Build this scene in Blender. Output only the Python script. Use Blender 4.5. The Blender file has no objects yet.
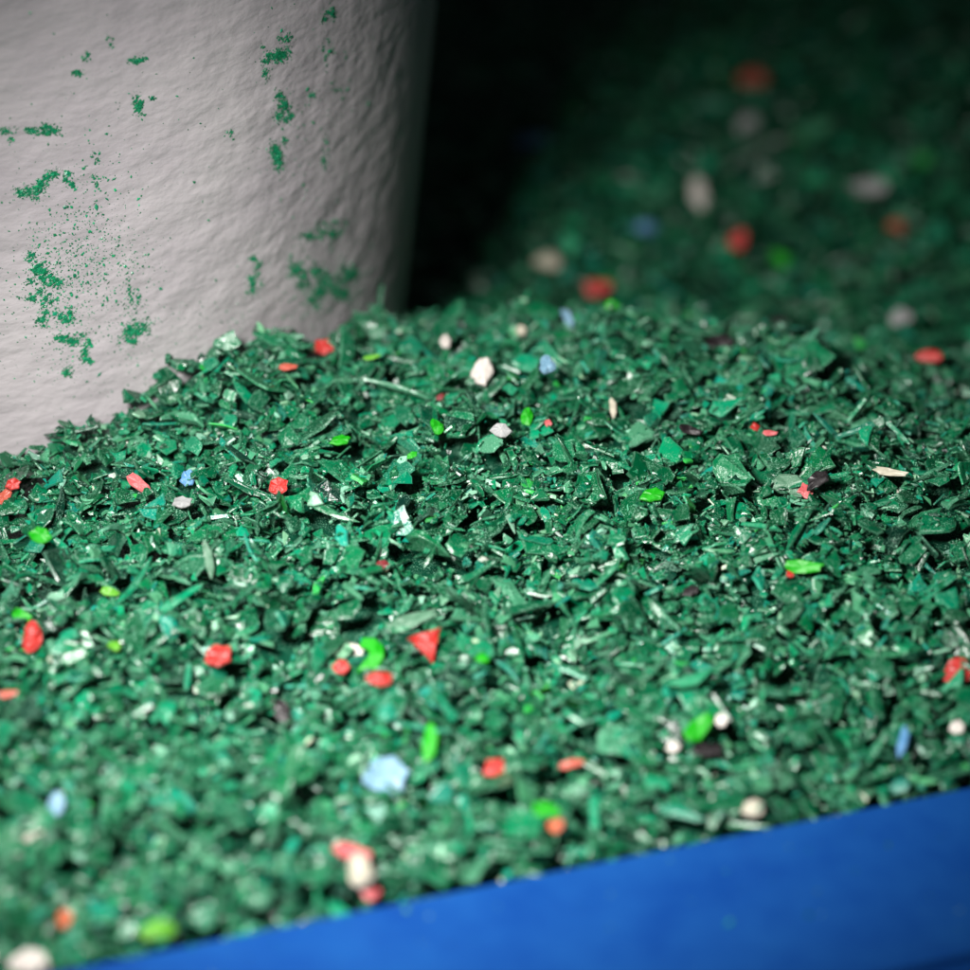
import bpy, math
import numpy as np
from mathutils import Vector, Matrix

scene = bpy.context.scene
rng = np.random.default_rng(20240611)

# ------------------------------------------------------------------ camera
PITCH = math.radians(28.0)
DIST = 0.60                      # distance to the plane of focus
TAN = 0.175                      # half field of view (tan)
fwd = np.array([0.0, math.cos(PITCH), -math.sin(PITCH)])
upv = np.array([0.0, math.sin(PITCH), math.cos(PITCH)])
rgt = np.array([1.0, 0.0, 0.0])
CAM = -fwd * DIST
cam_d = bpy.data.cameras.new('camera')
cam_d.sensor_width = 36.0
cam_d.lens = 18.0 / TAN
cam_d.clip_start = 0.01
cam_d.clip_end = 50.0
cam_d.dof.use_dof = True
cam_d.dof.focus_distance = DIST - 0.002
cam_d.dof.aperture_fstop = 6.2
cam_d.dof.aperture_blades = 9
cam = bpy.data.objects.new('camera', cam_d)
scene.collection.objects.link(cam)
cam.location = CAM
cam.rotation_euler = (math.radians(90) - PITCH, 0, 0)
scene.camera = cam

# ------------------------------------------------------------------ world and lamp
world = bpy.data.worlds.new('World')
scene.world = world
world.use_nodes = True
bg = world.node_tree.nodes['Background']
bg.inputs['Color'].default_value = (0.80, 0.90, 1.0, 1)
bg.inputs['Strength'].default_value = 0.026

LAMP = Vector((-0.104, -0.265, 0.235))
LAMP_AIM = Vector((-0.012, -0.040, 0.0))
ld = bpy.data.lights.new('work_lamp', 'SPOT')
ld.energy = 16.0
ld.color = (1.0, 0.965, 0.93)
ld.spot_size = math.radians(57)
ld.spot_blend = 1.0
ld.shadow_soft_size = 0.034
lamp = bpy.data.objects.new('work_lamp', ld)
scene.collection.objects.link(lamp)
lamp.location = LAMP
lamp.rotation_euler = (LAMP_AIM - LAMP).to_track_quat('-Z', 'Y').to_euler()

# ------------------------------------------------------------------ render settings
scene.view_settings.view_transform = 'Standard'
scene.view_settings.look = 'None'
scene.view_settings.exposure = 0.0
scene.view_settings.gamma = 1.0
scene.render.engine = 'CYCLES'
scene.cycles.use_denoising = True
scene.cycles.denoiser = 'OPENIMAGEDENOISE'
scene.cycles.max_bounces = 6
scene.cycles.sample_clamp_indirect = 3.0

# ------------------------------------------------------------------ helpers
def link(o, parent=None):
    scene.collection.objects.link(o)
    if parent is not None:
        o.parent = parent
    return o

def tag(o, label=None, cat=None, group=None, kind=None):
    if label: o['label'] = label
    if cat: o['category'] = cat
    if group: o['group'] = group
    if kind: o['kind'] = kind
    return o

def tri_mesh(name, V, T, C=None, smooth=False):
    me = bpy.data.meshes.new(name)
    V = np.asarray(V, np.float32); T = np.asarray(T, np.int32)
    me.vertices.add(len(V)); me.vertices.foreach_set('co', V.ravel())
    me.loops.add(T.size); me.loops.foreach_set('vertex_index', T.ravel())
    me.polygons.add(len(T))
    me.polygons.foreach_set('loop_start', np.arange(0, T.size, 3, dtype=np.int32))
    if C is not None:
        a = me.attributes.new('Col', 'FLOAT_COLOR', 'POINT')
        a.data.foreach_set('color', np.asarray(C, np.float32).ravel())
    me.polygons.foreach_set('use_smooth', np.full(len(T), smooth, dtype=bool))
    me.update(calc_edges=True)
    return me

def ray(px, py):
    d = fwd + rgt * ((px - 485) / 485 * TAN) + upv * ((485 - py) / 485 * TAN)
    return d / np.linalg.norm(d)

def project(P):
    q = P - CAM
    d = q @ fwd
    return 485 + (q @ rgt) / d / TAN * 485, 485 - (q @ upv) / d / TAN * 485, d

def hit_plane(px, py, z):
    d = ray(px, py)
    return CAM + d * ((z - CAM[2]) / d[2])

# ------------------------------------------------------------------ materials
class NT:
    def __init__(s, name):
        s.m = bpy.data.materials.new(name); s.m.use_nodes = True
        s.t = s.m.node_tree; s.n = s.t.nodes
        s.b = s.n['Principled BSDF']
    def node(s, kind, **kw):
        n = s.n.new(kind)
        for k, v in kw.items():
            if k in n.inputs: n.inputs[k].default_value = v
            else: setattr(n, k, v)
        return n
    def l(s, a, b): s.t.links.new(a, b)
    def noise(s, scale, detail=3, rough=0.55, vec=None):
        n = s.node('ShaderNodeTexNoise', Scale=scale, Detail=detail, Roughness=rough)
        if vec is not None: s.l(vec, n.inputs['Vector'])
        return n
    def ramp(s, inp, a, b, va=0.0, vb=1.0):
        r = s.node('ShaderNodeMapRange')
        r.inputs[1].default_value = a; r.inputs[2].default_value = b
        r.inputs[3].default_value = va; r.inputs[4].default_value = vb
        s.l(inp, r.inputs[0]); return r.outputs[0]
    def mix(s, fac, a, b):
        m = s.node('ShaderNodeMix', data_type='RGBA')
        for i, v in ((0, fac), (6, a), (7, b)):
            if isinstance(v, bpy.types.NodeSocket): s.l(v, m.inputs[i])
            else: m.inputs[i].default_value = v
        return m.outputs[2]
    def math(s, op, a, b):
        m = s.node('ShaderNodeMath', operation=op)
        for i, v in ((0, a), (1, b)):
            if isinstance(v, bpy.types.NodeSocket): s.l(v, m.inputs[i])
            else: m.inputs[i].default_value = v
        return m.outputs[0]
    def bump(s, h, strength, dist):
        b = s.node('ShaderNodeBump', Strength=strength, Distance=dist)
        s.l(h, b.inputs['Height']); return b

def flake_material(name, colour=None, wear=0.38, speck=0.9, pale=(0.28, 0.58, 0.41, 1)):
    t = NT(name)
    co = t.node('ShaderNodeTexCoord').outputs['Object']
    at = t.node('ShaderNodeAttribute', attribute_name='Col')
    base = at.outputs['Color']
    if colour is not None:
        n0 = t.noise(500, 2, vec=co)
        base = t.mix(t.ramp(n0.outputs['Fac'], 0.35, 0.7), colour,
                     tuple(min(1, c * 1.25 + 0.015) for c in colour[:3]) + (1,))
    edge = at.outputs['Alpha']
    n1 = t.noise(1500, 4, 0.65, co)           # scuffs
    n2 = t.noise(3800, 2, 0.5, co)            # dust specks
    n3 = t.noise(260, 2, 0.5, co)             # patches of handling wear
    scuff = t.ramp(n1.outputs['Fac'], 0.60, 0.74)
    sp = t.ramp(n2.outputs['Fac'], 0.60, 0.64)
    patch = t.ramp(n3.outputs['Fac'], 0.38, 0.66)
    ew = t.math('MULTIPLY', t.ramp(edge, 0.55, 1.0), t.ramp(n1.outputs['Fac'], 0.36, 0.62))
    f = t.math('ADD', t.math('MULTIPLY', ew, wear),
               t.math('MULTIPLY', t.math('MULTIPLY', sp, speck), patch))
    f = t.math('ADD', f, t.math('MULTIPLY', t.math('MULTIPLY', scuff, patch), speck * 0.22))
    f = t.math('MINIMUM', f, 0.8)
    t.l(t.mix(f, base, pale), t.b.inputs['Base Color'])
    t.l(t.math('ADD', t.ramp(n3.outputs['Fac'], 0.3, 0.7, *((0.14, 0.32) if colour is None else (0.30, 0.5))), t.math('MULTIPLY', f, 0.3)),
        t.b.inputs['Roughness'])
    n4 = t.noise(620, 2, 0.5, co)
    h = t.math('ADD', t.math('MULTIPLY', n1.outputs['Fac'], 0.45), t.math('ADD', n3.outputs['Fac'], t.math('MULTIPLY', n4.outputs['Fac'], 0.6)))
    t.l(t.bump(h, 0.42, 0.0005).outputs[0], t.b.inputs['Normal'])
    t.b.inputs['IOR'].default_value = 1.46 if colour is None else 1.40
    return t.m

M_GREEN = flake_material('green_plastic')
M_DUST = flake_material('green_dust', wear=0.15, speck=0.15)

def chip_material(name, c, wear=0.35, speck=0.35, pale=(0.6, 0.5, 0.48, 1)):
    return flake_material(name, c + (1,), wear, speck, pale)

CM = {
    'red': chip_material('red_plastic', (0.34, 0.014, 0.010), 0.22, 0.3),
    'pink': chip_material('pink_plastic', (0.42, 0.08, 0.085), 0.4, 0.4),
    'rust': chip_material('rust_red_plastic', (0.33, 0.055, 0.03), 0.3, 0.3),
    'orange': chip_material('orange_plastic', (0.36, 0.08, 0.03), 0.2, 0.3),
    'maroon': chip_material('dark_red_plastic', (0.13, 0.012, 0.014), 0.25, 0.3),
    'lime': chip_material('bright_green_plastic', (0.004, 0.24, 0.002), 0.08, 0.06, (0.25, 0.7, 0.2, 1)),
    'yellowgreen': chip_material('yellow_green_plastic', (0.075, 0.27, 0.015), 0.12, 0.12),
    'white': chip_material('white_plastic', (0.48, 0.445, 0.41), 0.1, 0.2, (0.85, 0.85, 0.82, 1)),
    'grey': chip_material('grey_plastic', (0.27, 0.28, 0.28), 0.2, 0.3),
    'cream': chip_material('cream_plastic', (0.36, 0.34, 0.265), 0.1, 0.2),
    'paleblue': chip_material('pale_blue_plastic', (0.115, 0.23, 0.32), 0.12, 0.25, (0.45, 0.58, 0.66, 1)),
    'blue': chip_material('blue_plastic_chip', (0.06, 0.19, 0.36), 0.2, 0.3),
    'black': chip_material('black_plastic', (0.008, 0.006, 0.007), 0.12, 0.12, (0.03, 0.024, 0.026, 1)),
    'palegreen': chip_material('pale_green_plastic', (0.06, 0.15, 0.09), 0.4, 0.8, (0.4, 0.52, 0.44, 1)),
}

def bin_material():
    t = NT('blue_bin_plastic')
    co = t.node('ShaderNodeTexCoord').outputs['Object']
    n1 = t.noise(55, 4, 0.6, co); n2 = t.noise(900, 3, 0.6, co)
    c = t.mix(t.ramp(n1.outputs['Fac'], 0.35, 0.7), (0.0002, 0.043, 0.225, 1), (0.0004, 0.062, 0.262, 1))
    c = t.mix(t.ramp(n2.outputs['Fac'], 0.62, 0.8, 0, 0.25), c, (0.03, 0.13, 0.22, 1))
    t.l(c, t.b.inputs['Base Color'])
    t.l(t.ramp(n1.outputs['Fac'], 0.3, 0.7, 0.55, 0.72), t.b.inputs['Roughness'])
    t.b.inputs['Specular IOR Level'].default_value = 0.3
    t.l(t.bump(n2.outputs['Fac'], 0.25, 0.0003).outputs[0], t.b.inputs['Normal'])
    return t.m

def container_material():
    t = NT('pale_grey_pebbled_plastic')
    co = t.node('ShaderNodeTexCoord').outputs['Object']
    mp = t.node('ShaderNodeMapping')
    mp.inputs['Rotation'].default_value = (0, math.radians(24), 0)
    mp.inputs['Scale'].default_value = (0.6, 0.8, 1.15)
    t.l(co, mp.inputs['Vector'])
    n1 = t.noise(150, 2, 0.45, mp.outputs[0])
    n2 = t.noise(620, 3, 0.5, mp.outputs[0])
    n3 = t.noise(28, 3, 0.5, co)
    c = t.mix(t.ramp(n3.outputs['Fac'], 0.35, 0.68), (0.40, 0.372, 0.395, 1), (0.47, 0.445, 0.46, 1))
    c = t.mix(t.ramp(n2.outputs['Fac'], 0.6, 0.8, 0, 0.25), c, (0.30, 0.31, 0.30, 1))
    t.l(c, t.b.inputs['Base Color'])
    t.b.inputs['Roughness'].default_value = 0.5
    h = t.math('ADD', t.math('MULTIPLY', n2.outputs['Fac'], 0.22), n1.outputs['Fac'])
    t.l(t.bump(h, 0.5, 0.002).outputs[0], t.b.inputs['Normal'])
    return t.m

def plain(name, c, r=0.7):
    t = NT(name)
    co = t.node('ShaderNodeTexCoord').outputs['Object']
    n = t.noise(240, 4, 0.6, co)
    t.l(t.mix(n.outputs['Fac'], tuple(v * 0.6 for v in c) + (1,), tuple(v * 1.4 for v in c) + (1,)),
        t.b.inputs['Base Color'])
    t.b.inputs['Roughness'].default_value = r
    return t.m

# ------------------------------------------------------------------ the blue bin
RIM_Z = -0.020
ra = hit_plane(50, 966, RIM_Z); rb = hit_plane(970, 781, RIM_Z)
U = (rb - ra); U[2] = 0; U /= np.linalg.norm(U)          # along the front rim
W = np.array([-U[1], U[0], 0.0])                          # into the bin
O = ra.copy(); O[2] = 0
rc = hit_plane(948, 968, RIM_Z)
LIP = abs((rc - ra) @ W)
U0, U1, V1 = -0.36, 0.66, 0.78                            # interior of the bin
FLOOR_Z = -0.11

def uv_to_xy(u, v):
    return O[0] + U[0] * u + W[0] * v, O[1] + U[1] * u + W[1] * v
def xy_to_uv(x, y):
    return (x - O[0]) * U[0] + (y - O[1]) * U[1], (x - O[0]) * W[0] + (y - O[1]) * W[1]

M_BIN = bin_material()
bin_root = link(bpy.data.objects.new('plastic_bin', None))
bc = uv_to_xy(0.15, 0.39)
bin_root.location = (bc[0], bc[1], FLOOR_Z)
bin_root.rotation_euler = (0, 0, math.atan2(U[1], U[0]))
tag(bin_root, 'blue plastic bin whose broad front rim crosses the lower right corner', 'bin')

import bmesh
def bevel_box(name, u0, u1, v0, v1, z0, z1, r, parent, mat, seg=4):
    bm = bmesh.new()
    bmesh.ops.create_cube(bm, size=1)
    for v in bm.verts:
        v.co.x = (u0 + u1) / 2 - 0.15 + v.co.x * (u1 - u0)
        v.co.y = (v0 + v1) / 2 - 0.39 + v.co.y * (v1 - v0)
        v.co.z = (z0 + z1) / 2 - FLOOR_Z + v.co.z * (z1 - z0)
    if r: bmesh.ops.bevel(bm, geom=bm.edges[:], offset=r, segments=seg, affect='EDGES')
    me = bpy.data.meshes.new(name); bm.to_mesh(me); bm.free()
    for p in me.polygons: p.use_smooth = False
    o = link(bpy.data.objects.new(name, me), parent)
    me.materials.append(mat)
    return o

LT = 0.008
bevel_box('rim', U0 - LIP, U1 + LIP, -LIP, 0, RIM_Z - LT, RIM_Z, 0.0022, bin_root, M_BIN)
bevel_box('rim', U0 - LIP, U1 + LIP, V1, V1 + LIP, RIM_Z - LT, RIM_Z, 0.0022, bin_root, M_BIN)
bevel_box('rim', U0 - LIP, U0, 0.0005, V1 - 0.0005, RIM_Z - LT - 0.001, RIM_Z - 0.001, 0.0022, bin_root, M_BIN)
bevel_box('rim', U1, U1 + LIP, 0.0005, V1 - 0.0005, RIM_Z - LT - 0.001, RIM_Z - 0.001, 0.0022, bin_root, M_BIN)
WT = 0.006
zt = RIM_Z - LT - 0.0003
bevel_box('wall', U0 - WT, U1 + WT, -WT, 0, FLOOR_Z, zt, 0, bin_root, M_BIN)
bevel_box('wall', U0 - WT, U1 + WT, V1, V1 + WT, FLOOR_Z, zt, 0, bin_root, M_BIN)
bevel_box('wall', U0 - WT, U0, 0.0005, V1 - 0.0005, FLOOR_Z, zt - 0.0015, 0, bin_root, M_BIN)
bevel_box('wall', U1, U1 + WT, 0.0005, V1 - 0.0005, FLOOR_Z, zt - 0.0015, 0, bin_root, M_BIN)
bevel_box('base', U0 - WT, U1 + WT, -WT, V1 + WT, FLOOR_Z - 0.006, FLOOR_Z - 0.0003, 0, bin_root, M_BIN)

# ------------------------------------------------------------------ the round container
BC = np.array([-0.1415, 0.140]); BR = 0.122; TAPER = 0.115
def brad(z): return BR + TAPER * z
def bwave(a, z): return 0.0009 * math.sin(3 * a + 7 * z) + 0.0007 * math.sin(5 * a - 21 * z + 1)
def make_container():
    prof = []
    zb, zt = -0.085, 0.34
    prof.append((0.0, zb)); prof.append((brad(zb) - 0.006, zb))
    for i in range(71):
        z = zb + 0.004 + (zt - zb - 0.008) * i / 70
        prof.append((brad(z), z))
    prof += [(brad(zt) - 0.002, zt), (brad(zt) - 0.006, zt - 0.002)]
    for z in np.linspace(zt - 0.01, zb + 0.008, 6): prof.append((brad(z) - 0.007, z))
    prof.append((0.0, zb + 0.006))
    n = 160
    V, F = [], []
    for (r, z) in prof:
        for k in range(n):
            a = 2 * math.pi * k / n
            d = bwave(a, z)
            V.append(((r + d * (r > 0.05)) * math.cos(a), (r + d * (r > 0.05)) * math.sin(a), z - zb))
    for i in range(len(prof) - 1):
        for k in range(n):
            k2 = (k + 1) % n
            F.append((i * n + k, i * n + k2, (i + 1) * n + k2, (i + 1) * n + k))
    me = bpy.data.meshes.new('round_container'); me.from_pydata(V, [], F); me.update()
    for p in me.polygons: p.use_smooth = True
    o = link(bpy.data.objects.new('round_container', me))
    o.location = (BC[0], BC[1], zb)
    me.materials.append(container_material())
    tag(o, 'pale grey rough-textured round container dusted with green, standing in the flakes', 'container')
make_container()

# ------------------------------------------------------------------ target shape of the pile (thin plate spline)
ctrl = []
for px, py, z in [(0, 978, -.019), (120, 951, -.019), (300, 915, -.019), (500, 875, -.019), (700, 835, -.019), (960, 783, -.019)]:
    p = hit_plane(px, py, z); ctrl.append((p[0], p[1], z))
for u in (-.3, -.15, .3, .5): x, y = uv_to_xy(u, 0); ctrl.append((x, y, -.022))
ctrl += [(-.18, 0, -.002), (-.107, .000, -.002), (-.107, .022, -.002), (0, 0, .0005), (.11, 0, .000), (.2, 0, -.006),
         (-.086, .029, .005), (-.075, .035, .010), (-.064, .043, .0135), (-.042, .066, .0065), (-.019, .116, -.014),
         (0, .083, -.002), (.026, .08, .0015), (.049, .08, -.0010), (.084, .075, -.0045), (.115, .065, -.0115), (.18, .07, -.02),
         (-.04, .03, .0045), (.05, .04, .002),
         (0, .16, -.036), (.06, .165, -.038), (.13, .15, -.040), (.2, .16, -.044),
         (0, .24, -.048), (.1, .24, -.048), (.22, .26, -.048), (.05, .35, -.042), (.2, .35, -.042),
         (.05, .5, -.03), (.25, .5, -.03), (-.1, .5, -.03), (.1, .7, -.03), (-.25, .3, -.03), (-.3, .1, -.02),
         (.45, .3, -.035), (.4, .1, -.03), (.35, .65, -.03), (-.35, .45, -.03)]
ctrl = np.array(ctrl)
def tps_u(r2): return np.where(r2 > 0, 0.5 * r2 * np.log(np.maximum(r2, 1e-12)), 0)
def tps_fit(P, z, lam=2e-6):
    n = len(P)
    K = tps_u(((P[:, None] - P[None]) ** 2).sum(-1)) + lam * np.eye(n)
    A = np.zeros((n + 3, n + 3)); A[:n, :n] = K; A[:n, n] = 1; A[:n, n + 1:] = P; A[n:, :n] = A[:n, n:].T
    return np.linalg.solve(A, np.r_[z, 0, 0, 0])
wts = tps_fit(ctrl[:, :2], ctrl[:, 2])
def target_h(x, y):
    out = wts[-3] + wts[-2] * x + wts[-1] * y
    for i, (cx, cy, _) in enumerate(ctrl):
        out = out + wts[i] * tps_u((x - cx) ** 2 + (y - cy) ** 2)
    return out

CELL = 0.0006
X0, X1, Y0, Y1 = -0.34, 0.42, -0.21, 0.72
NX, NY = int((X1 - X0) / CELL), int((Y1 - Y0) / CELL)
gx = X0 + (np.arange(NX) + .5) * CELL; gy = Y0 + (np.arange(NY) + .5) * CELL
step = 8
cgx, cgy = gx[::step], gy[::step]
CH = target_h(cgx[None, :], cgy[:, None])
def bilerp(M, x, y, cell):
    fx = np.clip((x - gx[0]) / cell, 0, M.shape[1] - 1.001); fy = np.clip((y - gy[0]) / cell, 0, M.shape[0] - 1.001)
    i = fx.astype(int); j = fy.astype(int); a = fx - i; b = fy - j
    return (M[j, i] * (1 - a) + M[j, i + 1] * a) * (1 - b) + (M[j + 1, i] * (1 - a) + M[j + 1, i + 1] * a) * b
GXX, GYY = np.meshgrid(gx, gy)
TH = bilerp(CH, GXX, GYY, CELL * step)
TH = TH + 0.0016 * np.sin(GXX * 62 + 1.3) * np.sin(GYY * 71 + .4) + 0.001 * np.sin(GXX * 131 + GYY * 57)
uu, vv = xy_to_uv(GXX, GYY)
TH = np.clip(TH, FLOOR_Z + 0.012, 0.03)
SINK = 0.0062
H = TH - SINK
del GXX, GYY

# dense inner body of the pile under the flakes
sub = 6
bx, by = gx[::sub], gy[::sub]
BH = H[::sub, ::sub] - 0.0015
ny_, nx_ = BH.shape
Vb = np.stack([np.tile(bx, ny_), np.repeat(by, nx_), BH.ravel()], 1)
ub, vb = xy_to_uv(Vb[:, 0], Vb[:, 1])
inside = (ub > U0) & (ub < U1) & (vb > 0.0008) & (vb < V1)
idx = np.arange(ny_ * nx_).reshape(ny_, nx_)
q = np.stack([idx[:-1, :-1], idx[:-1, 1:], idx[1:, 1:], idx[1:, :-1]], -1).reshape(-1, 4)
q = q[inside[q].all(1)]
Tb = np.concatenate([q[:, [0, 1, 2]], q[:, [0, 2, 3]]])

# ------------------------------------------------------------------ flake templates
def cross2(a, b): return a[0] * b[1] - a[1] * b[0]
def hull(P):
    P = P[np.lexsort((P[:, 1], P[:, 0]))]
    def half(pts):
        h = []
        for p in pts:
            while len(h) >= 2 and cross2(h[-1] - h[-2], p - h[-2]) <= 0: h.pop()
            h.append(p)
        return h[:-1]
    return np.array(half(list(P)) + half(list(P[::-1])))

def resample(P, n):
    Q = np.vstack([P, P[:1]]); seg = np.linalg.norm(np.diff(Q, axis=0), axis=1)
    s = np.r_[0, np.cumsum(seg)]
    corners = set()
    t = np.linspace(0, s[-1], n, endpoint=False)
    for c in s[:-1]:                                   # keep the corners sharp
        free = [i for i in range(n) if i not in corners]
        if not free: break
        i = min(free, key=lambda k: abs(t[k] - c)); t[i] = c; corners.add(i)
    t = np.sort(t)
    return np.stack([np.interp(t, s, Q[:, 0]), np.interp(t, s, Q[:, 1])], 1)

def outline(n, jag):
    while True:
        P = rng.uniform(-1, 1, (rng.integers(4, 8), 2))
        if rng.random() < 0.4:
            a = rng.uniform(0, 2 * math.pi, 9); P = np.stack([np.cos(a), np.sin(a)], 1) * rng.uniform(.7, 1, (9, 1))
        h = hull(P)
        if len(h) < 3: continue
        h = resample(h, n)
        h -= (h.max(0) + h.min(0)) / 2
        ext = (h.max(0) - h.min(0)) / 2
        if ext.min() < 0.4: continue
        h /= ext
        h *= 1 + rng.normal(0, jag, (n, 1))
        if rng.random() < 0.3:                         # a bite out of one side
            k = rng.integers(n); h[k] *= rng.uniform(.45, .75)
        return h

def fan_tris(ring, c): return [(ring[i], ring[(i + 1) % len(ring)], c) for i in range(len(ring))]
def band(a, b):
    n = len(a); out = []
    for i in range(n):
        j = (i + 1) % n; out += [(a[i], b[i], b[j]), (a[i], b[j], a[j])]
    return out

def template_hi(n):
    o = outline(n, 0.06)
    inn = o * rng.uniform(.68, .86, (n, 1))
    V = np.zeros((3 * n + 1, 3)); e = np.zeros(3 * n + 1)
    V[:n, :2] = o * 0.97; V[:n, 2] = .5 - rng.uniform(0, .35, n); e[:n] = rng.uniform(.6, 1, n)
    V[n:2 * n, :2] = inn; V[n:2 * n, 2] = .5 + rng.normal(0, .08, n); e[n:2 * n] = rng.uniform(0, .3, n)
    V[2 * n:3 * n, :2] = o * rng.uniform(.94, 1.06, (n, 1)); V[2 * n:3 * n, 2] = -.5; e[2 * n:3 * n] = .7
    V[3 * n] = (*inn.mean(0), .5 + rng.normal(0, .1))
    A = list(range(n)); B = list(range(n, 2 * n)); C = list(range(2 * n, 3 * n))
    T = fan_tris(B, 3 * n) + band(B, A) + band(A, C) + [(C[0], C[i + 1], C[i]) for i in range(1, n - 1)]
    T = [(a, b, c) for a, b, c in T]
    return V, np.array(T), e

def template_lo(n):
    o = outline(n, 0.10)
    V = np.zeros((2 * n + 1, 3)); e = np.zeros(2 * n + 1)
    V[:n, :2] = o * rng.uniform(.8, .98, (n, 1)); V[:n, 2] = .5 - rng.uniform(0, .3, n); e[:n] = .85
    V[n:2 * n, :2] = o; V[n:2 * n, 2] = -.5; e[n:2 * n] = .6
    V[2 * n] = (0, 0, .5 + rng.normal(0, .15)); e[2 * n] = .1
    A = list(range(n)); C = list(range(n, 2 * n))
    T = fan_tris(A, 2 * n) + band(A, C) + [(C[0], C[i + 1], C[i]) for i in range(1, n - 1)]
    return V, np.array(T), e

def template_tiny():
    V = np.array([(1, 0, 0), (0, 1, 0), (-1, 0, 0), (0, -1, 0), (0, 0, 1), (0, 0, -1)], float)
    V *= rng.uniform(.5, 1.2, (6, 1)); V += rng.normal(0, .15, V.shape)
    T = [(0, 1, 4), (1, 2, 4), (2, 3, 4), (3, 0, 4), (1, 0, 5), (2, 1, 5), (3, 2, 5), (0, 3, 5)]
    return V, np.array(T), np.full(6, .5)

T_HI = [template_hi(int(rng.integers(8, 13))) for _ in range(70)]
T_LO = [template_lo(int(rng.integers(4, 7))) for _ in range(50)]
T_TINY = [template_tiny() for _ in range(16)]

def frames(nrm, yaw):
    nrm = nrm / np.linalg.norm(nrm, axis=1, keepdims=True)
    ref = np.stack([np.cos(yaw), np.sin(yaw), np.zeros_like(yaw)], 1)
    x = ref - nrm * (ref * nrm).sum(1, keepdims=True)
    x /= np.linalg.norm(x, axis=1, keepdims=True) + 1e-9
    return x, np.cross(nrm, x), nrm

def instance_verts(tmpl, S, bend, X, Y, Z, P):
    V, T, e = tmpl
    L = V[None] * S[:, None, :]                                     # k, v, 3
    r = S[:, None, 0]
    L[:, :, 2] += bend[:, None] * (L[:, :, 0] ** 2 / r - r * .3)
    return (P[:, None] + L[..., 0:1] * X[:, None] + L[..., 1:2] * Y[:, None] + L[..., 2:3] * Z[:, None])

def build_batch(tset, tid, S, bend, X, Y, Z, P, COL, edge_mul=1.0):
    VV, TT, CC = [], [], []; off = 0
    for k, t in enumerate(tset):
        m = np.nonzero(tid == k)[0]
        if not len(m): continue
        w = instance_verts(t, S[m], bend[m], X[m], Y[m], Z[m], P[m])
        nv = w.shape[1]
        VV.append(w.reshape(-1, 3))
        TT.append((t[1][None] + (off + np.arange(len(m)) * nv)[:, None, None]).reshape(-1, 3))
        c = np.ones((len(m), nv, 4)); c[..., :3] = COL[m][:, None]; c[..., 3] = t[2][None] * edge_mul
        CC.append(c.reshape(-1, 4)); off += len(m) * nv
    return np.concatenate(VV), np.concatenate(TT), np.concatenate(CC)

PAL = np.array([(.0003, .064, .024), (.0006, .098, .038), (.001, .170, .078), (.002, .168, .106),
                (.045, .20, .105), (.16, .34, .225), (.44, .50, .42), (.020, .30, .05), (.002, .028, .016)])
def colours(n, pale=1.0):
    w = np.array([.34, .28, .14, .06, .10 * pale, .04 * pale, .004 * pale, .005, .05]); w /= w.sum()
    c = PAL[rng.choice(len(PAL), n, p=w)]
    return np.clip(c * rng.lognormal(0, .16, (n, 1)) * rng.lognormal(0, .06, (n, 3)), 0, .9)

# ------------------------------------------------------------------ drop the flakes on to the pile one by one
def in_view(x, y, z, m=60):
    px, py, d = project(np.stack([x, y, z], 1))
    return (px > -m) & (px < 970 + m) & (py > -m) & (py < 970 + m)

def scatter(n, ylo, yhi):
    """Random spots in the bin between two depths, off the round container."""
    x = rng.uniform(X0 + .01, X1 - .01, n); y = rng.uniform(ylo, yhi, n)
    u, v = xy_to_uv(x, y)
    z = bilerp(CH, x, y, CELL * step)
    ok = (v > 0.0015) & (u > U0 + .004) & (u < U1 - .004) & (v < V1 - .004)
    ok &= np.hypot(x - BC[0], y - BC[1]) > brad(z) + .0012
    return x[ok], y[ok], z[ok]

xs, ys, zs = [], [], []
for n, ylo, yhi, keep_out in ((62000, Y0 + .01, .135, .15), (42000, .135, Y1 - .01, .3)):
    x, y, z = scatter(n, ylo, yhi)
    k = in_view(x, y, z) | (rng.random(len(x)) < keep_out)
    xs.append(x[k]); ys.append(y[k])
fx = np.concatenate(xs); fy = np.concatenate(ys)
near = fy < .135
order = rng.permutation(len(fx)); fx, fy, near = fx[order], fy[order], near[order]
N = len(fx)
a_ = np.where(near, rng.lognormal(math.log(.0019), .45, N), rng.lognormal(math.log(.0026), .38, N))
a_ = np.clip(a_, .0009, .0062)
asp = rng.uniform(.42, .95, N)
sliver = rng.random(N) < .27
asp[sliver] = rng.uniform(.09, .26, sliver.sum()); a_[sliver] = np.clip(a_[sliver] * rng.uniform(1.2, 1.9, sliver.sum()), .0015, .0072)
b_ = np.maximum(a_ * asp, .00028)
th = np.clip(rng.lognormal(math.log(.00055), .35, N), .00025, .0013)
th = np.minimum(th, b_ * 1.2)
yaw = rng.uniform(0, 2 * math.pi, N)
bend = np.where(rng.random(N) < .4, rng.normal(0, .28, N), rng.normal(0, .06, N))
fz = np.zeros(N); slx = np.zeros(N); sly = np.zeros(N)
ID = np.full(H.shape, -1, np.int32)
rtx = rng.normal(0, .33, N); rty = rng.normal(0, .33, N)
steep = rng.random(N) < .10
rtx[steep] *= 2.6; rty[steep] *= 2.6
cy_, sy_ = np.cos(yaw), np.sin(yaw)
I = ((fx - X0) / CELL).astype(int); J = ((fy - Y0) / CELL).astype(int)
RR = np.ceil(a_ / CELL).astype(int)
lat = (np.arange(-13, 14) * CELL)
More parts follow.
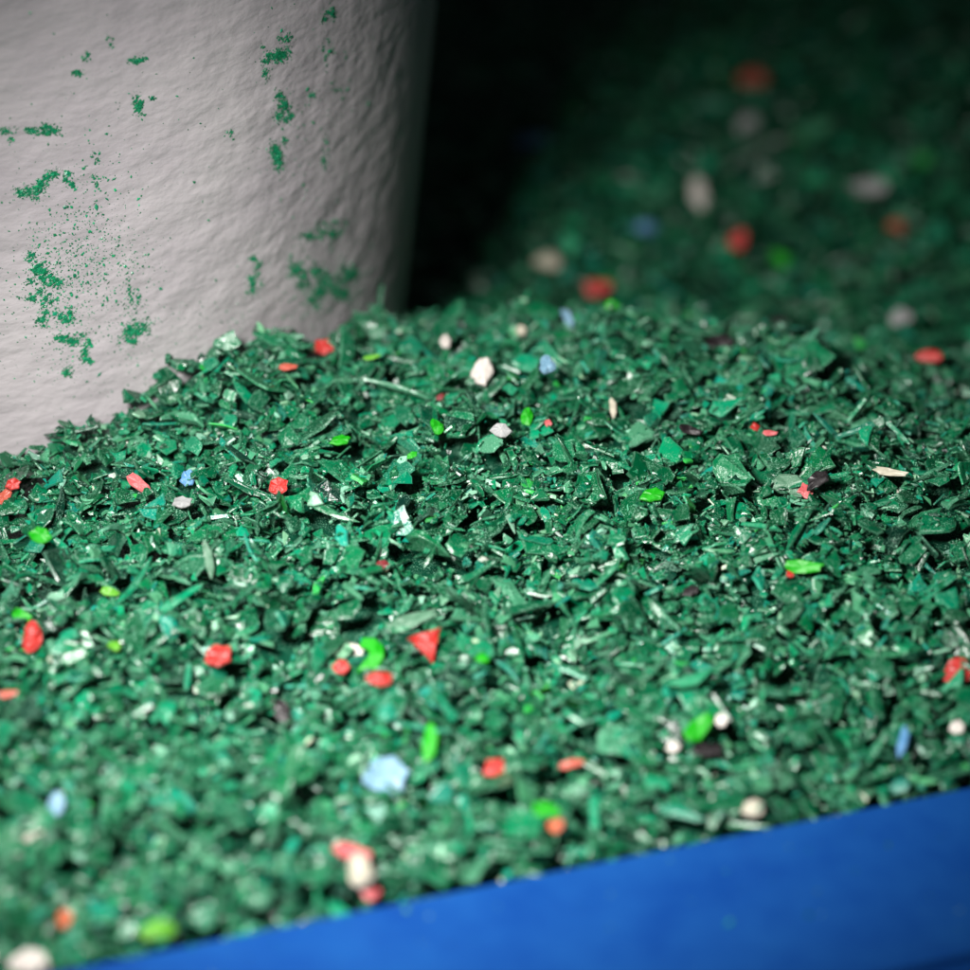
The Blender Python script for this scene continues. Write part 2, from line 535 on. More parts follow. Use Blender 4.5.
for k in range(N):
    r = RR[k]; i, j = I[k], J[k]
    i0, i1, j0, j1 = i - r, i + r + 1, j - r, j + r + 1
    if i0 < 0 or j0 < 0 or i1 > NX or j1 > NY: fz[k] = -9; continue
    P = H[j0:j1, i0:i1]
    d = lat[13 - r:14 + r]
    lx = d[None, :] * cy_[k] + d[:, None] * sy_[k]
    ly = d[:, None] * cy_[k] - d[None, :] * sy_[k]
    m = (lx / a_[k]) ** 2 + (ly / max(b_[k], CELL * .6)) ** 2 <= 1.0
    h2 = max(r // 2, 1); c = r
    gxs = (P[c, c + h2] - P[c, c - h2]) / (2 * h2 * CELL); gys = (P[c + h2, c] - P[c - h2, c]) / (2 * h2 * CELL)
    s1 = min(max(.55 * gxs + rtx[k], -1.6), 1.6); s2 = min(max(.55 * gys + rty[k], -1.6), 1.6)
    pl = s1 * d[None, :] + s2 * d[:, None]
    df = (P - pl)[m]
    z = .55 * df.max() + .45 * df.mean()
    fz[k] = z; slx[k] = s1; sly[k] = s2
    top = pl + (z + th[k])
    up = m & (top > P)
    # keep the pile close to its target shape: a flake that would stand too proud is not laid
    if z - TH[j, i] > .0028: fz[k] = -9; continue
    P[up] = top[up]
    ID[j0:j1, i0:i1][up] = k
ok = fz > -5
fz = fz + th * .5
vis = np.bincount(ID[ID >= 0].ravel(), minlength=N)
print('flakes', ok.sum(), 'of', N, 'mean lift', float((H - TH)[(vv > .01) & (uu > U0) & (uu < U1)].mean()))

nrm = np.stack([-slx, -sly, np.ones(N)], 1)
FX, FY, FZ = frames(nrm, yaw)
# stretch so that the footprint holds its true length on a slope
S = np.stack([a_, b_, th], 1)
POS = np.stack([fx, fy, fz], 1)
COL = colours(N)
pale_big = (COL[:, 0] > .05) & (a_ > .0026)                # frosted bits are small; big plates are green
COL[pale_big] = PAL[1] * rng.lognormal(0, .2, (pale_big.sum(), 1))
tid = rng.integers(0, len(T_HI), N)

# the ones that show largest become objects of their own
ppx, ppy, pd = project(POS)
tocam = CAM - POS; tocam /= np.linalg.norm(tocam, axis=1, keepdims=True)
score = vis * CELL ** 2 * np.sqrt(1 + slx ** 2 + sly ** 2) * np.clip((FZ * tocam).sum(1), .05, 1) / pd ** 2
inframe = (ppx > 5) & (ppx < 965) & (ppy > 300) & (ppy < 960) & ok & (pd < .72)
full = vis * CELL ** 2 / (math.pi * a_ * b_ + 1e-9)
score = np.where(inframe & (full > .35), score, 0)
chosen = np.argsort(-score)[:300]
single = np.zeros(N, bool); single[chosen] = True

hi = ok & ~single & near & ((vis > 3))
lo = ok & ~single & ~near & (vis > 2)
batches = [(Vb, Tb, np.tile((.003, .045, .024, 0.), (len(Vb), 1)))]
batches.append(build_batch(T_HI, np.where(hi, tid, -1), S, bend, FX, FY, FZ, POS, COL))
batches.append(build_batch(T_LO, np.where(lo, tid % len(T_LO), -1), S, bend, FX, FY, FZ, POS, COL, .8))

# ------------------------------------------------------------------ crumbs lying in the gaps and on the flakes
def blur(M, r):
    for ax in (0, 1):
        c = np.cumsum(np.concatenate([np.zeros_like(M.take([0], ax)), M], ax), ax, dtype=np.float64)
        n = M.shape[ax]; lo_ = np.clip(np.arange(n) - r, 0, n); hi_ = np.clip(np.arange(n) + r + 1, 0, n)
        sh = [1, 1]; sh[ax] = n
        M = (c.take(hi_, ax) - c.take(lo_, ax)) / (hi_ - lo_).reshape(sh)
    return M
HB = blur(H, 6)
def crumbs(n, ylo, yhi, bias):
    x, y, z = scatter(n, ylo, yhi)
    k = in_view(x, y, z, 20); x, y = x[k], y[k]
    i = ((x - X0) / CELL).astype(int); j = ((y - Y0) / CELL).astype(int)
    lowness = HB[j, i] - H[j, i]
    k = rng.random(len(x)) < 1 / (1 + np.exp(-(lowness - bias[0]) / bias[1]))
    return x[k], y[k], H[j, i][k]
gyx = np.gradient(H, CELL)
def crumb_batch(tset, x, y, z, med, sig, tmin, flat, tilt, col, em=.8):
    n = len(x)
    i = ((x - X0) / CELL).astype(int); j = ((y - Y0) / CELL).astype(int)
    a = np.clip(rng.lognormal(math.log(med), sig, n), med * .4, med * 3)
    b = a * rng.uniform(.35, .95, n); t = np.maximum(a * flat, tmin)
    sx = np.clip(gyx[1][j, i] * .4, -.8, .8) + rng.normal(0, tilt, n); sy = np.clip(gyx[0][j, i] * .4, -.8, .8) + rng.normal(0, tilt, n)
    X, Y, Z = frames(np.stack([-sx, -sy, np.ones(n)], 1), rng.uniform(0, 6.283, n))
    return build_batch(tset, rng.integers(0, len(tset), n), np.stack([a, b, t], 1), rng.normal(0, .1, n),
                       X, Y, Z, np.stack([x, y, z + t * .35 + .0001], 1), col, em)
x, y, z = crumbs(270000, Y0 + .01, .15, (.0002, .0008))
batches.append(crumb_batch(T_LO, x, y, z, .00085, .35, .0003, .4, .5, colours(len(x), 1.6)))
x, y, z = crumbs(330000, Y0 + .01, .15, (.0000, .0009))
batches.append(crumb_batch(T_TINY, x, y, z, .00027, .4, .0001, .6, .6, colours(len(x), 6.0), 1.2))

def merge(bs):
    off = 0; VV, TT, CC = [], [], []
    for v, t, c in bs:
        VV.append(v); TT.append(t + off); CC.append(c); off += len(v)
    return np.concatenate(VV), np.concatenate(TT), np.concatenate(CC)
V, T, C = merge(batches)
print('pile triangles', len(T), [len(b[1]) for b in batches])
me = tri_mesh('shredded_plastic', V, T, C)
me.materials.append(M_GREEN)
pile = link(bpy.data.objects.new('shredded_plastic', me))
tag(pile, 'heap of shredded dark green plastic flakes filling the blue bin', 'plastic flakes', kind='stuff')

# ------------------------------------------------------------------ the 300 largest green flakes, each an object
REFS = [(425, 645, 'triangular red chip'), (370, 655, 'bright green crescent'), (386, 776, 'large pale blue chip'), (957, 672, 'big red chip at right'),
 (804, 567, 'long bright green chip'), (817, 480, 'crumbly black chip in focus'), (482, 371, 'white chip on the crest'), (547, 365, 'bluish white chip on crest'),
 (527, 417, 'upright green chip near crest'), (139, 484, 'pinkish red stick'), (188, 478, 'small blue chip in focus'), (278, 486, 'ragged red shard in focus'),
 (652, 495, 'bright green chip in focus'), (382, 566, 'dark maroon chip'), (40, 535, 'green chip near left edge'), (32, 638, 'upright red chip at left'),
 (218, 655, 'lone red chip lower left'), (430, 743, 'tall narrow bright green chip'), (494, 768, 'red square chip'), (700, 727, 'slanted bright green chip'),
 (283, 712, 'slanted black chip'), (361, 872, 'cream chip near the rim'), (66, 920, 'orange chip in the corner'), (158, 930, 'yellow-green chip by the rim'),
 (753, 808, 'pale chip near the rim'), (323, 347, 'square red chip by container'), (720, 342, 'black chip on the crest'), (930, 356, 'blurred red chip far right'),
 (903, 742, 'dark blue sliver'), (56, 806, 'pale blue sliver lower left'), (690, 591, 'small black chip near centre'), (340, 440, 'green chip left of centre'),
 (890, 472, 'flat pale sliver at right'), (572, 764, 'rust-red sliver'), (543, 810, 'blurred green chip near rim'), (545, 688, 'tiny green bit at centre'),
 (209, 560, 'slim pale upright sliver'), (770, 433, 'flat pink sliver'), (482, 658, 'green chip beside the triangle'), (110, 592, 'yellow-green sliver'),
 (613, 408, 'thin upright cream sliver')]
REF_XY = np.array([(r[0], r[1]) for r in REFS], float)
for k in chosen:
    V1_, T1_, C1_ = build_batch([T_HI[tid[k]]], np.zeros(1, int), S[k:k+1], bend[k:k+1], FX[k:k+1], FY[k:k+1], FZ[k:k+1],
                             np.zeros((1, 3)), COL[k:k+1])
    thin = sliver[k]
    name = 'green_plastic_sliver' if thin else 'green_plastic_flake'
    me = tri_mesh(name, V1_, T1_, C1_); me.materials.append(M_GREEN)
    o = link(bpy.data.objects.new(name, me)); o.location = POS[k]
    g = COL[k]
    shade = ('pale frosted' if g[0] > .05 else 'bright green' if g[1] > .24 and g[2] < .1 else 'teal green' if g[2] > .8 * g[1] or g[2] > .1
             else 'very dark green' if g[1] < .05 else 'mid green' if g[1] > .14 else 'dark green')
    dx_, dy_ = ppx[k] - REF_XY[:, 0], ppy[k] - REF_XY[:, 1]
    r_ = int(np.argmin(np.hypot(dx_, dy_ * 1.2))); dx_, dy_ = dx_[r_], dy_[r_]
    ang = math.degrees(math.atan2(-dy_, dx_)) % 360
    way = ['right of', 'above right of', 'above', 'above left of', 'left of', 'below left of', 'below', 'below right of'][int((ang + 22.5) // 45) % 8]
    way = ('close ' if math.hypot(dx_, dy_) < 40 else 'slightly ' if math.hypot(dx_, dy_) < 75 else 'well ') + way
    form = ('narrow %s sliver' if thin else 'large broad %s flake' if a_[k] > .0042 else 'curled %s flake' if abs(bend[k]) > .22
            else 'flat %s flake')
    lab = form % shade + ' ' + way + ' the ' + REFS[r_][2]
    tag(o, lab, 'plastic sliver' if thin else 'plastic flake', 'green slivers on the mound' if thin else 'green flakes on the mound')

# ------------------------------------------------------------------ coloured chips
def march(px, py):
    d = ray(px, py); t = .38
    while t < 1.6:
        p = CAM + d * t
        i = int((p[0] - X0) / CELL); j = int((p[1] - Y0) / CELL)
        if 0 <= i < NX and 0 <= j < NY and p[2] < H[j, i]: return p
        t += .0004
    return hit_plane(px, py, -.03)

def smooth_blob(n, w, k):
    a = np.linspace(0, 2 * math.pi, n, endpoint=False)
    r = 1 + .14 * np.sin(2 * a + k) + .1 * np.sin(3 * a + 2 * k) + rng.normal(0, .045, n)
    return np.stack([np.cos(a) * r, np.sin(a) * r], 1)
SH = {
    'tri': np.array([(-1, .35), (.85, 1), (.45, -1)]),
    'stick': np.array([(-1, -.25), (-.82, .72), (-.2, 1), (.55, .7), (1, .45), (.86, -.5), (.25, -.78), (-.45, -1)]),
    'shard': np.array([(-1, -.3), (-.5, .8), (.3, 1), (1, .2), (.6, -.9), (-.3, -1)]),
    'quad': np.array([(-1, -.7), (-.7, .9), (.9, 1), (1, -.6), (.1, -1)]),
    'crescent': np.array([(-.55, 1), (.3, .95), (.9, .45), (1, -.2), (.6, -.8), (-.2, -1), (-.9, -.95), (-.5, -.55), (-.05, -.2), (-.1, .25), (-.75, .55)]),
}
def chip(px, py, w, h, ang, shape, mat, name, label, group, thick=.35, lean=.6):
    p = march(px, py); d = np.linalg.norm(p - CAM); s = 2 * TAN / 970 * (p - CAM) @ fwd
    tc = (CAM - p) / d
    n = np.array([0, 0, 1.]) * (1 - lean) + tc * lean + rng.normal(0, .12, 3); n /= np.linalg.norm(n)
    X = rgt - n * (rgt @ n); X /= np.linalg.norm(X); Y = np.cross(n, X)
    ca, sa = math.cos(math.radians(ang)), math.sin(math.radians(ang))
    X, Y = X * ca + Y * sa, Y * ca - X * sa
    ol = smooth_blob(14, 1, rng.uniform(0, 6)) if shape == 'blob' else None
    if ol is None:
        ol = SH[shape]
        if shape != 'crescent': ol = resample(ol, 17) * (1 + rng.normal(0, .015 if shape == 'tri' else .045, (17, 1))) + rng.normal(0, .02, (17, 2))
    m = len(ol); a, b = w * s / 2, h * s / 2
    t = min(a, b) * 2 * thick
    ol = ol * (a, b)
    cen = ol.mean(0) if shape != 'crescent' else np.array([.45 * a, 0.])
    rounder = .62 if shape == 'blob' else .82
    V = np.zeros((4 * m + 2, 3)); e = np.zeros(4 * m + 2)
    def ring(f): return cen + (ol - cen) * f
    V[:m, :2] = ring(rounder); V[:m, 2] = t * .5 + rng.normal(0, t * .13, m); V[:m, :2] += rng.normal(0, min(a, b) * .05, (m, 2))
    V[m:2*m, :2] = ring(.98); V[m:2*m, 2] = t * .22; e[m:2*m] = .9
    V[2*m:3*m, :2] = ring(1.0); V[2*m:3*m, 2] = -t * .25; e[2*m:3*m] = .7
    V[3*m:4*m, :2] = ring(rounder); V[3*m:4*m, 2] = -t * .5
    V[4*m, :2] = cen; V[4*m, 2] = t * (.6 if shape == 'blob' else .5) + rng.normal(0, t * .06)
    V[4*m+1, :2] = cen; V[4*m+1, 2] = -t * .5
    R0, R1, R2, R3 = (list(range(q * m, (q + 1) * m)) for q in range(4))
    if shape == 'crescent': R0, R1, R2, R3 = R0[::-1], R1[::-1], R2[::-1], R3[::-1]
    Tt = fan_tris(R0, 4 * m) + band(R0, R1) + band(R1, R2) + band(R2, R3) + [(y_, x_, z_) for x_, y_, z_ in fan_tris(R3, 4 * m + 1)]
    bnd = rng.normal(0, .12)
    V[:, 2] += bnd * (V[:, 0] ** 2 / a - a * .3)
    Wd = V[:, 0:1] * X + V[:, 1:2] * Y + V[:, 2:3] * n
    p = p + tc * (.0018 + .30 * max(a, b) * (1 - lean) + t * .35)
    me = tri_mesh(name, Wd, Tt, np.concatenate([np.full((len(V), 3), .5), e[:, None]], 1), smooth=False)
    me.materials.append(CM[mat])
    o = link(bpy.data.objects.new(name, me)); o.location = p
    tag(o, label, 'plastic chip', group)

R_, G_, W_, B_, K_ = ('red chips among the flakes', 'bright green chips among the flakes', 'white and pale chips among the flakes',
                      'blue chips among the flakes', 'black chips among the flakes')
red, lime, white, blue, black = 'red_plastic_chip', 'bright_green_chip', 'pale_plastic_chip', 'blue_plastic_chip', 'black_plastic_chip'
CHIPS = [
 # px, py, w, h, angle, shape, material, name, label, group
 (323, 347, 19, 17, 10, 'quad', 'red', red, 'small square red chip on the mound at the foot of the container', R_),
 (597, 288, 33, 23, -10, 'blob', 'red', red, 'blurred red chip just behind the crest, beside a bright green one', R_),
 (738, 240, 27, 25, 0, 'blob', 'red', red, 'blurred round red chip in the shade, below right of the white chip', R_),
 (752, 78, 36, 26, 0, 'blob', 'rust', red, 'dim reddish chip farthest back in the dark shade', R_),
 (895, 228, 27, 24, 0, 'blob', 'rust', red, 'blurred rust-red chip in the shade near the right edge', R_),
 (930, 356, 24, 17, 0, 'blob', 'red', red, 'blurred red chip behind the crest at far right', R_),
 (13, 484, 17, 12, 10, 'shard', 'red', red, 'bright red shard at the left edge, above its paler neighbour', R_),
 (4, 497, 20, 14, 55, 'stick', 'rust', red, 'dull red piece cut by the left edge below a bright red shard', R_),
 (139, 484, 30, 14, -38, 'stick', 'pink', red, 'pinkish red slanted stick in sharp focus at left', R_),
 (278, 486, 22, 18, 20, 'shard', 'red', red, 'ragged red shard in focus right of the pinkish stick', R_),
 (755, 427, 9, 8, -30, 'quad', 'red', red, 'tiny red bit left of a flat pink sliver on the mound', R_),
 (770, 433, 16, 7, -8, 'stick', 'pink', red, 'flat pink sliver beside a tiny red bit on the upper mound', R_),
 (806, 491, 15, 15, 60, 'quad', 'pink', red, 'dusky pink chip tucked under the black chip', R_),
 (441, 397, 11, 7, 20, 'shard', 'maroon', red, 'tiny dark red bit on the mound below left of the white chip', R_),
 (548, 423, 8, 9, 40, 'shard', 'pink', red, 'tiny pinkish bit right of the upright bright green chip on the crest', R_),
 (288, 367, 20, 8, 5, 'stick', 'rust', red, 'dull rust sliver below the small square red chip', R_),
 (382, 566, 17, 13, 0, 'shard', 'maroon', red, 'dark maroon chip in the middle of the mound', R_),
 (790, 574, 8, 8, 0, 'quad', 'red', red, 'tiny red bit under the long bright green chip', R_),
 (32, 638, 21, 31, -18, 'blob', 'red', red, 'upright red chip near the left edge, under a bright green one', R_),
 (218, 655, 30, 25, 25, 'shard', 'red', red, 'chunky bright red chip standing alone at lower left', R_),
 (341, 667, 19, 16, -20, 'shard', 'red', red, 'small red chip left of the bright green crescent', R_),
 (380, 679, 25, 16, 12, 'blob', 'red', red, 'rounded red chip under the bright green crescent', R_),
 (425, 645, 37, 38, 0, 'tri', 'red', red, 'triangular red chip, largest of the red ones', R_),
 (494, 768, 21, 19, 0, 'quad', 'red', red, 'bright red square chip below the middle of the mound', R_),
 (572, 764, 27, 10, 12, 'stick', 'rust', red, 'flat rust-red sliver right of a bright red square chip', R_),
 (957, 672, 32, 25, 12, 'blob', 'red', red, 'big rounded red chip at the right edge', R_),
 (352, 852, 42, 17, -8, 'stick', 'pink', red, 'blurred flat pink-red chip lying above a cream one', R_),
 (371, 894, 19, 14, 0, 'blob', 'pink', red, 'blurred pink chip below the cream one, near the blue rim', R_),
 (66, 920, 22, 18, 0, 'blob', 'orange', red, 'blurred orange chip in the lower left corner', R_),
 (556, 826, 18, 15, -20, 'blob', 'orange', red, 'small orange-red chip below a blurred bright green one', R_),
 (8, 694, 20, 9, 10, 'stick', 'rust', red, 'dull rust-red sliver at the left edge, low in the picture', R_),
 (340, 440, 22, 13, 12, 'shard', 'lime', lime, 'small bright green chip on the upper mound at left of centre', G_),
 (437, 427, 13, 16, 20, 'blob', 'lime', lime, 'little bright green bit on the mound below the white chip', G_),
 (527, 417, 11, 22, -8, 'blob', 'lime', lime, 'upright bright green chip near the crest', G_),
 (412, 455, 13, 7, 30, 'shard', 'lime', lime, 'tiny bright green bit left of a pale flake in mid mound', G_),
 (40, 535, 24, 17, -20, 'shard', 'lime', lime, 'bright green chip near the left edge in the focus band', G_),
 (652, 495, 28, 15, 8, 'shard', 'lime', lime, 'bright green chip in sharp focus right of centre', G_),
 (804, 567, 41, 15, -4, 'stick', 'lime', lime, 'long flat bright green chip at right of the mound', G_),
 (21, 615, 24, 13, -25, 'stick', 'lime', lime, 'bright green chip just above the upright red one at left', G_),
 (370, 655, 30, 40, 0, 'crescent', 'lime', lime, 'bright green crescent chip wrapped round a pinkish white one', G_),
 (430, 743, 16, 46, -6, 'stick', 'lime', lime, 'tall narrow bright green chip right of the pale blue chip', G_),
 (700, 727, 40, 21, 45, 'stick', 'lime', lime, 'slanted bright green chip above the black one at lower right', G_),
 (482, 658, 16, 11, 0, 'shard', 'lime', lime, 'small bright green chip right of the red triangle', G_),
 (110, 592, 21, 10, -12, 'stick', 'yellowgreen', lime, 'faint yellow-green sliver on the left of the mound', G_),
 (543, 810, 38, 17, 4, 'blob', 'lime', lime, 'blurred bright green chip above a small orange-red one', G_),
 (612, 305, 18, 17, 0, 'blob', 'lime', lime, 'blurred bright green chip behind the crest, beside a red one', G_),
 (780, 260, 28, 26, 0, 'blob', 'lime', lime, 'dim bright green chip in the shade right of a round red one', G_),
 (158, 930, 34, 22, 10, 'blob', 'yellowgreen', lime, 'blurred yellow-green chip against the blue rim at lower left', G_),
 (545, 688, 11, 10, 0, 'quad', 'lime', lime, 'tiny bright green bit in the middle of the foreground slope', G_),
 (115, 646, 13, 12, 0, 'blob', 'yellowgreen', lime, 'small yellow-green bit between two red chips at left', G_),
 (372, 357, 19, 6, 14, 'stick', 'yellowgreen', lime, 'thin yellow-green sliver near the foot of the container', G_),
 (482, 371, 23, 30, -14, 'shard', 'white', white, 'bright white chip standing on the crest', W_),
 (547, 365, 18, 17, 0, 'blob', 'paleblue', white, 'bluish white chip on the crest, right of the white chip', W_),
 (501, 430, 23, 16, -12, 'shard', 'grey', white, 'pale grey chip below the bright white one', W_),
 (357, 652, 17, 15, 30, 'shard', 'white', white, 'pinkish white bit cupped by the bright green crescent', W_),
 (361, 872, 30, 30, 0, 'blob', 'cream', white, 'blurred cream chip between two pink ones near the rim', W_),
 (673, 747, 15, 13, 0, 'shard', 'white', white, 'small white bit left of the black chip at lower right', W_),
 (721, 720, 13, 14, 0, 'shard', 'white', white, 'small white bit touching the slanted bright green chip', W_),
 (957, 727, 17, 15, 0, 'shard', 'white', white, 'small white bit under the big red chip at right', W_),
 (699, 193, 26, 46, 14, 'shard', 'white', white, 'tall blurred white chip standing in the background shade', W_),
 (548, 261, 30, 27, 0, 'blob', 'cream', white, 'round blurred whitish chip in the shade above the crest', W_),
 (901, 317, 25, 25, 0, 'blob', 'grey', white, 'round blurred grey-white chip in the shade at far right', W_),
 (868, 187, 50, 24, 4, 'blob', 'grey', white, 'wide dim grey chip in the shade at upper right', W_),
 (749, 126, 28, 34, 10, 'blob', 'grey', white, 'dim grey chip in the deep shade below the farthest red one', W_),
 (613, 408, 7, 24, 6, 'stick', 'cream', white, 'thin upright cream sliver near the crest, right of centre', W_),
 (753, 808, 26, 18, 10, 'shard', 'cream', white, 'blurred pale chip near the blue rim at lower right', W_),
 (445, 341, 12, 16, 0, 'shard', 'white', white, 'small off-white bit up on the crest left of the white chip', W_),
 (521, 330, 12, 12, 0, 'shard', 'cream', white, 'small pale bit on the very top of the crest', W_),
 (412, 621, 58, 17, 22, 'stick', 'palegreen', white, 'wide pale ridged shred just above the red triangle', W_),
 (788, 485, 50, 24, -14, 'shard', 'palegreen', white, 'broad frosted pale flake beside the black chip', W_),
 (890, 472, 36, 9, -14, 'stick', 'cream', white, 'flat pale sliver at right in the focus band', W_),
 (182, 502, 22, 14, 25, 'shard', 'grey', white, 'pale grey shard right of the small blue chip', W_),
 (30, 962, 46, 22, 0, 'blob', 'white', white, 'blurred pale chip in the bottom left corner', W_),
 (209, 560, 9, 42, 12, 'stick', 'palegreen', white, 'slim pale upright sliver at left below the focus band', W_),
 (188, 478, 17, 17, 0, 'shard', 'blue', blue, 'small blue chip in focus right of the pinkish stick', B_),
 (386, 776, 48, 44, 0, 'shard', 'paleblue', blue, 'large pale blue chip, biggest in the lower foreground', B_),
 (568, 318, 11, 28, 28, 'stick', 'paleblue', blue, 'pale blue sliver poking up from the crest', B_),
 (530, 141, 40, 24, 0, 'blob', 'blue', blue, 'dim blue chip in the background shade', B_),
 (56, 806, 18, 32, -10, 'stick', 'paleblue', blue, 'blurred pale blue sliver at lower left', B_),
 (903, 742, 10, 38, -14, 'stick', 'blue', blue, 'dark blue sliver near the rim at right', B_),
 (646, 228, 30, 20, 0, 'blob', 'blue', blue, 'faint blue chip in the shade left of a round red one', B_),
 (817, 480, 29, 17, 32, 'shard', 'black', black, 'crumbly black chip in sharp focus above a pink one', K_),
 (720, 342, 32, 18, 0, 'shard', 'black', black, 'black chip on the crest right of centre', K_),
 (283, 712, 18, 38, 38, 'stick', 'black', black, 'slanted black chip on the lower left slope', K_),
 (706, 750, 32, 15, -6, 'quad', 'black', black, 'black chip under the slanted bright green one', K_),
 (778, 323, 28, 20, 0, 'blob', 'black', black, 'blurred black chip behind the crest at right', K_),
 (690, 591, 20, 11, 20, 'shard', 'black', black, 'small black chip right of centre below the focus band', K_),
 (690, 430, 24, 10, -16, 'stick', 'black', black, 'small black sliver on the upper mound right of centre', K_),
]
for c in CHIPS:
    if c[1] < 330: c = c[:2] + (c[2] * .8, c[3] * .8) + c[4:]      # what blur adds to the far ones
    chip(*c, thick=(.45 if c[5] == 'blob' else .22), lean=.62)

# ------------------------------------------------------------------ green dust clinging to the round container
def dust_points(pxy):
    """Where the sight lines through these spots meet the container's wall."""
    pxy = np.asarray(pxy, float)
    d = fwd + np.outer((pxy[:, 0] - 485) / 485 * TAN, rgt) + np.outer((485 - pxy[:, 1]) / 485 * TAN, upv)
    out = np.full((len(pxy), 3), np.nan)
    for t in np.arange(.40, .95, .0006):
        p = CAM + d * t
        q = p[:, :2] - BC; a = np.arctan2(q[:, 1], q[:, 0]); z = p[:, 2]
        rad = brad(z) + .0009 * np.sin(3 * a + 7 * z) + .0007 * np.sin(5 * a - 21 * z + 1)
        hit = np.isnan(out[:, 0]) & (np.hypot(q[:, 0], q[:, 1]) < rad)
        p[:, :2] = BC + q * ((rad + .00006) / np.hypot(q[:, 0], q[:, 1]))[:, None]     # right on the wall
        out[hit] = p[hit]
    return out[~np.isnan(out[:, 0])]
def dust_mesh(name, P, med, sig=.35, loc=None):
    n = len(P)
    r = P[:, :2] - BC; nn = np.concatenate([r / np.linalg.norm(r, axis=1, keepdims=True), np.full((n, 1), -TAPER)], 1)
    nn += rng.normal(0, .25, nn.shape)
    nn /= np.linalg.norm(nn, axis=1, keepdims=True)
    ref = rng.normal(0, 1, (n, 3)); X = ref - nn * (ref * nn).sum(1, keepdims=True); X /= np.linalg.norm(X, axis=1, keepdims=True)
    Y = np.cross(nn, X)
    a = np.clip(rng.lognormal(math.log(med), sig, n), med * .4, med * 3.2)
    Sz = np.stack([a, a * rng.uniform(.5, 1, n), a * .25], 1)
    col = np.array([(.008, .19, .085)]) * rng.lognormal(0, .25, (n, 1)) * rng.lognormal(0, .05, (n, 3))
    org = P.mean(0) if loc is None else loc
    V, T, C = build_batch(T_TINY, rng.integers(0, len(T_TINY), n), Sz, np.zeros(n), X, Y, nn, P - org + nn * (a * .1)[:, None], col, .6)
    me = tri_mesh(name, V, T, C); me.materials.append(M_DUST)
    o = link(bpy.data.objects.new(name, me)); o.location = org
    return o
CLUMPS = [  # strokes of (px, py) blobs with spread, number, label
 ([(33, 130, 6, 3), (47, 131, 9, 4), (56, 131, 5, 3)], 120, 'dense short green dust patch on the upper left of the container'),
 ([(18, 190, 8, 4), (32, 192, 9, 6), (42, 184, 6, 5), (50, 176, 5, 5)], 200, 'wide wing-shaped green dust patch at left of the container'),
 ([(66, 173, 4, 3), (69, 182, 4, 3)], 45, 'small green dust spot right of the wing-shaped patch'),
 ([(4, 128, 7, 5), (10, 139, 3, 3)], 60, 'faint green dust spot at the left picture edge on the container'),
 ([(138, 105, 4, 7), (147, 99, 6, 3)], 75, 'green dust spot shaped like a tick high on the container'),
 ([(134, 61, 8, 3), (141, 58, 5, 2)], 50, 'thin slanted green dust streak high on the container'),
 ([(75, 72, 4, 3), (84, 61, 5, 5)], 50, 'small paired green dust spots near the top left of the container'),
 ([(109, 42, 3, 5)], 18, 'tiny green dust speck highest on the left of the container'),
 ([(31, 262, 6, 8), (40, 270, 7, 8), (48, 280, 9, 6), (33, 292, 7, 6)], 230, 'large ragged green dust patch on the lower left of the container'),
 ([(43, 305, 5, 7), (42, 317, 5, 4)], 95, 'green dust tail hanging below the large ragged patch'),
 ([(62, 316, 5, 5), (70, 318, 5, 6)], 75, 'small green dust patch right of the dangling tail'),
 ([(64, 340, 6, 6), (75, 338, 7, 4), (86, 345, 4, 9), (88, 356, 4, 4)], 190, 'hook-shaped green dust patch low on the container'),
 ([(137, 330, 12, 6), (146, 324, 6, 5), (128, 337, 6, 4)], 180, 'slanted oval green dust patch low on the container, right of the hook'),
 ([(68, 369, 5, 5)], 32, 'small round green dust spot under the hook-shaped patch'),
 ([(132, 298, 5, 10)], 55, 'upright faint green dust streak above the slanted oval patch'),
 ([(96, 158, 4, 8), (97, 178, 4, 5)], 55, 'upright faint green dust streak at mid left of the container'),
 ([(283, 38, 6, 8), (278, 54, 7, 7), (267, 55, 5, 6)], 165, 'top green dust patch of the column on the right half of the container'),
 ([(264, 77, 4, 8)], 40, 'faint green dust streak under the top patch of the column'),
 ([(281, 100, 5, 9), (285, 113, 5, 8)], 120, 'middle green dust patch of the column on the right half of the container'),
 ([(277, 145, 7, 9), (278, 158, 7, 9)], 190, 'lowest and darkest green dust patch of the column on the container'),
 ([(328, 16, 5, 6)], 36, 'green dust spot near the top of the shaded side of the container'),
 ([(326, 55, 5, 12)], 45, 'faint green dust streak on the upper shaded side of the container'),
 ([(326, 146, 5, 12)], 55, 'faint green dust streak halfway down the shaded side of the container'),
 ([(313, 95, 6, 5), (335, 88, 8, 5)], 55, 'faint green dust smudge on the shaded side of the container'),
 ([(322, 230, 14, 10), (340, 222, 9, 6)], 130, 'blurred slanted green dust patch above the big shaded smudge'),
 ([(300, 285, 12, 16), (318, 276, 14, 14), (335, 282, 14, 12), (350, 270, 8, 10), (310, 305, 14, 12)], 640, 'big blurred green dust smudge low on the shaded side of the container'),
 ([(258, 262, 5, 6), (257, 288, 7, 12)], 105, 'blurred upright green dust patch left of the big smudge'),
 ([(231, 132, 4, 4)], 24, 'lone green dust speck left of the dark column on the container'),
]
CG = 'green dust patches on the container'
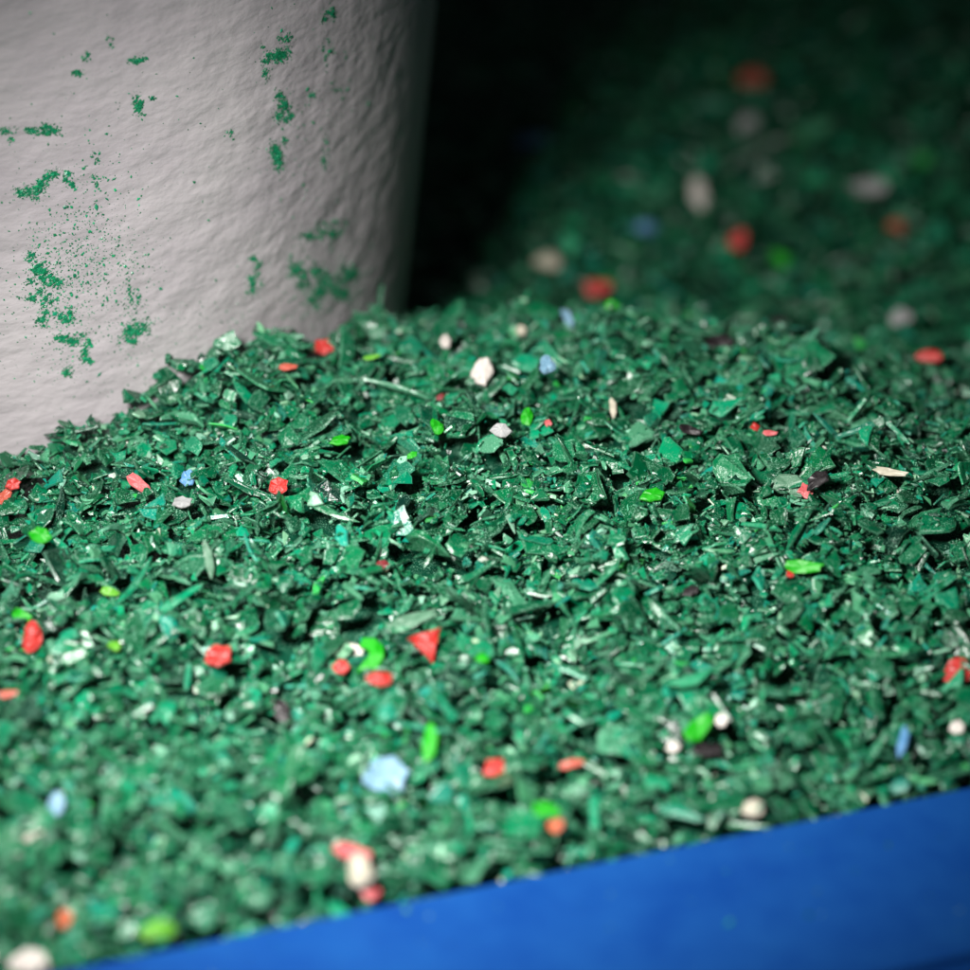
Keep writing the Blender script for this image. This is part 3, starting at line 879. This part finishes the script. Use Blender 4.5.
for blobs, n, lab in CLUMPS:
    w = np.array([bw * bh for _, _, bw, bh in blobs], float); w /= w.sum()
    faint = .4 if ('faint' in lab or 'speck' in lab) else .8 if 'blurred' in lab else 1.0
    nsub = 5 * len(blobs)                                # powder sticks in small uneven heaps
    B4 = np.array(blobs, float)[rng.choice(len(blobs), nsub, p=w)]
    cs = B4[:, :2] + rng.normal(0, .6, (nsub, 2)) * B4[:, 2:]
    sw = rng.lognormal(0, .8, nsub); si = rng.choice(nsub, int(n * 6 * faint), p=sw / sw.sum())
    pxy = cs[si] + rng.normal(0, 1, (len(si), 2)) * B4[si, 2:] * rng.choice([.14, .3, .6], (len(si), 1), p=[.35, .45, .2])
    P = dust_points(pxy)
    o = dust_mesh('green_dust_patch', P, .00019, .5)
    tag(o, lab, 'dust patch', CG)
# loose specks of dust over the whole container, thicker towards its foot
pts = []
for cx, cy, sx, sy, n in ((60, 285, 22, 40, 900), (95, 240, 22, 40, 500), (130, 300, 14, 40, 300), (70, 250, 45, 90, 260), (90, 310, 60, 40, 120), (120, 140, 60, 60, 70), (280, 120, 25, 80, 90), (330, 120, 20, 90, 90),
                          (310, 270, 35, 30, 170), (130, 375, 60, 14, 90), (380, 150, 25, 100, 120), (240, 320, 50, 12, 120), (360, 285, 30, 25, 160)):
    pts.append(np.stack([rng.normal(cx, sx, n), rng.normal(cy, sy, n)], 1))
P = dust_points(np.concatenate(pts))
o = dust_mesh('green_dust', P, .00018, .5)
tag(o, 'fine loose green dust specks scattered over the pale container', 'dust', kind='stuff')
# a few specks lying on the blue rim
n = 130
u = rng.uniform(-.02, .30, n); v = -np.abs(rng.normal(0, .02, n)) - .0006; v = np.maximum(v, -LIP + .004)
x, y = uv_to_xy(u, v)
a = np.clip(rng.lognormal(math.log(.00028), .45, n), .0001, .0011)
X, Y, Z = frames(np.concatenate([rng.normal(0, .15, (n, 2)), np.ones((n, 1))], 1), rng.uniform(0, 6.28, n))
V, T, C = build_batch(T_LO, rng.integers(0, len(T_LO), n), np.stack([a, a * .7, a * .4], 1), np.zeros(n), X, Y, Z,
                      np.stack([x, y, RIM_Z + a * .2], 1), colours(n, 2), .8)
me = tri_mesh('plastic_crumbs', V, T, C); me.materials.append(M_GREEN)
tag(link(bpy.data.objects.new('plastic_crumbs', me)), 'tiny green plastic crumbs scattered on the blue rim', 'crumbs', kind='stuff')
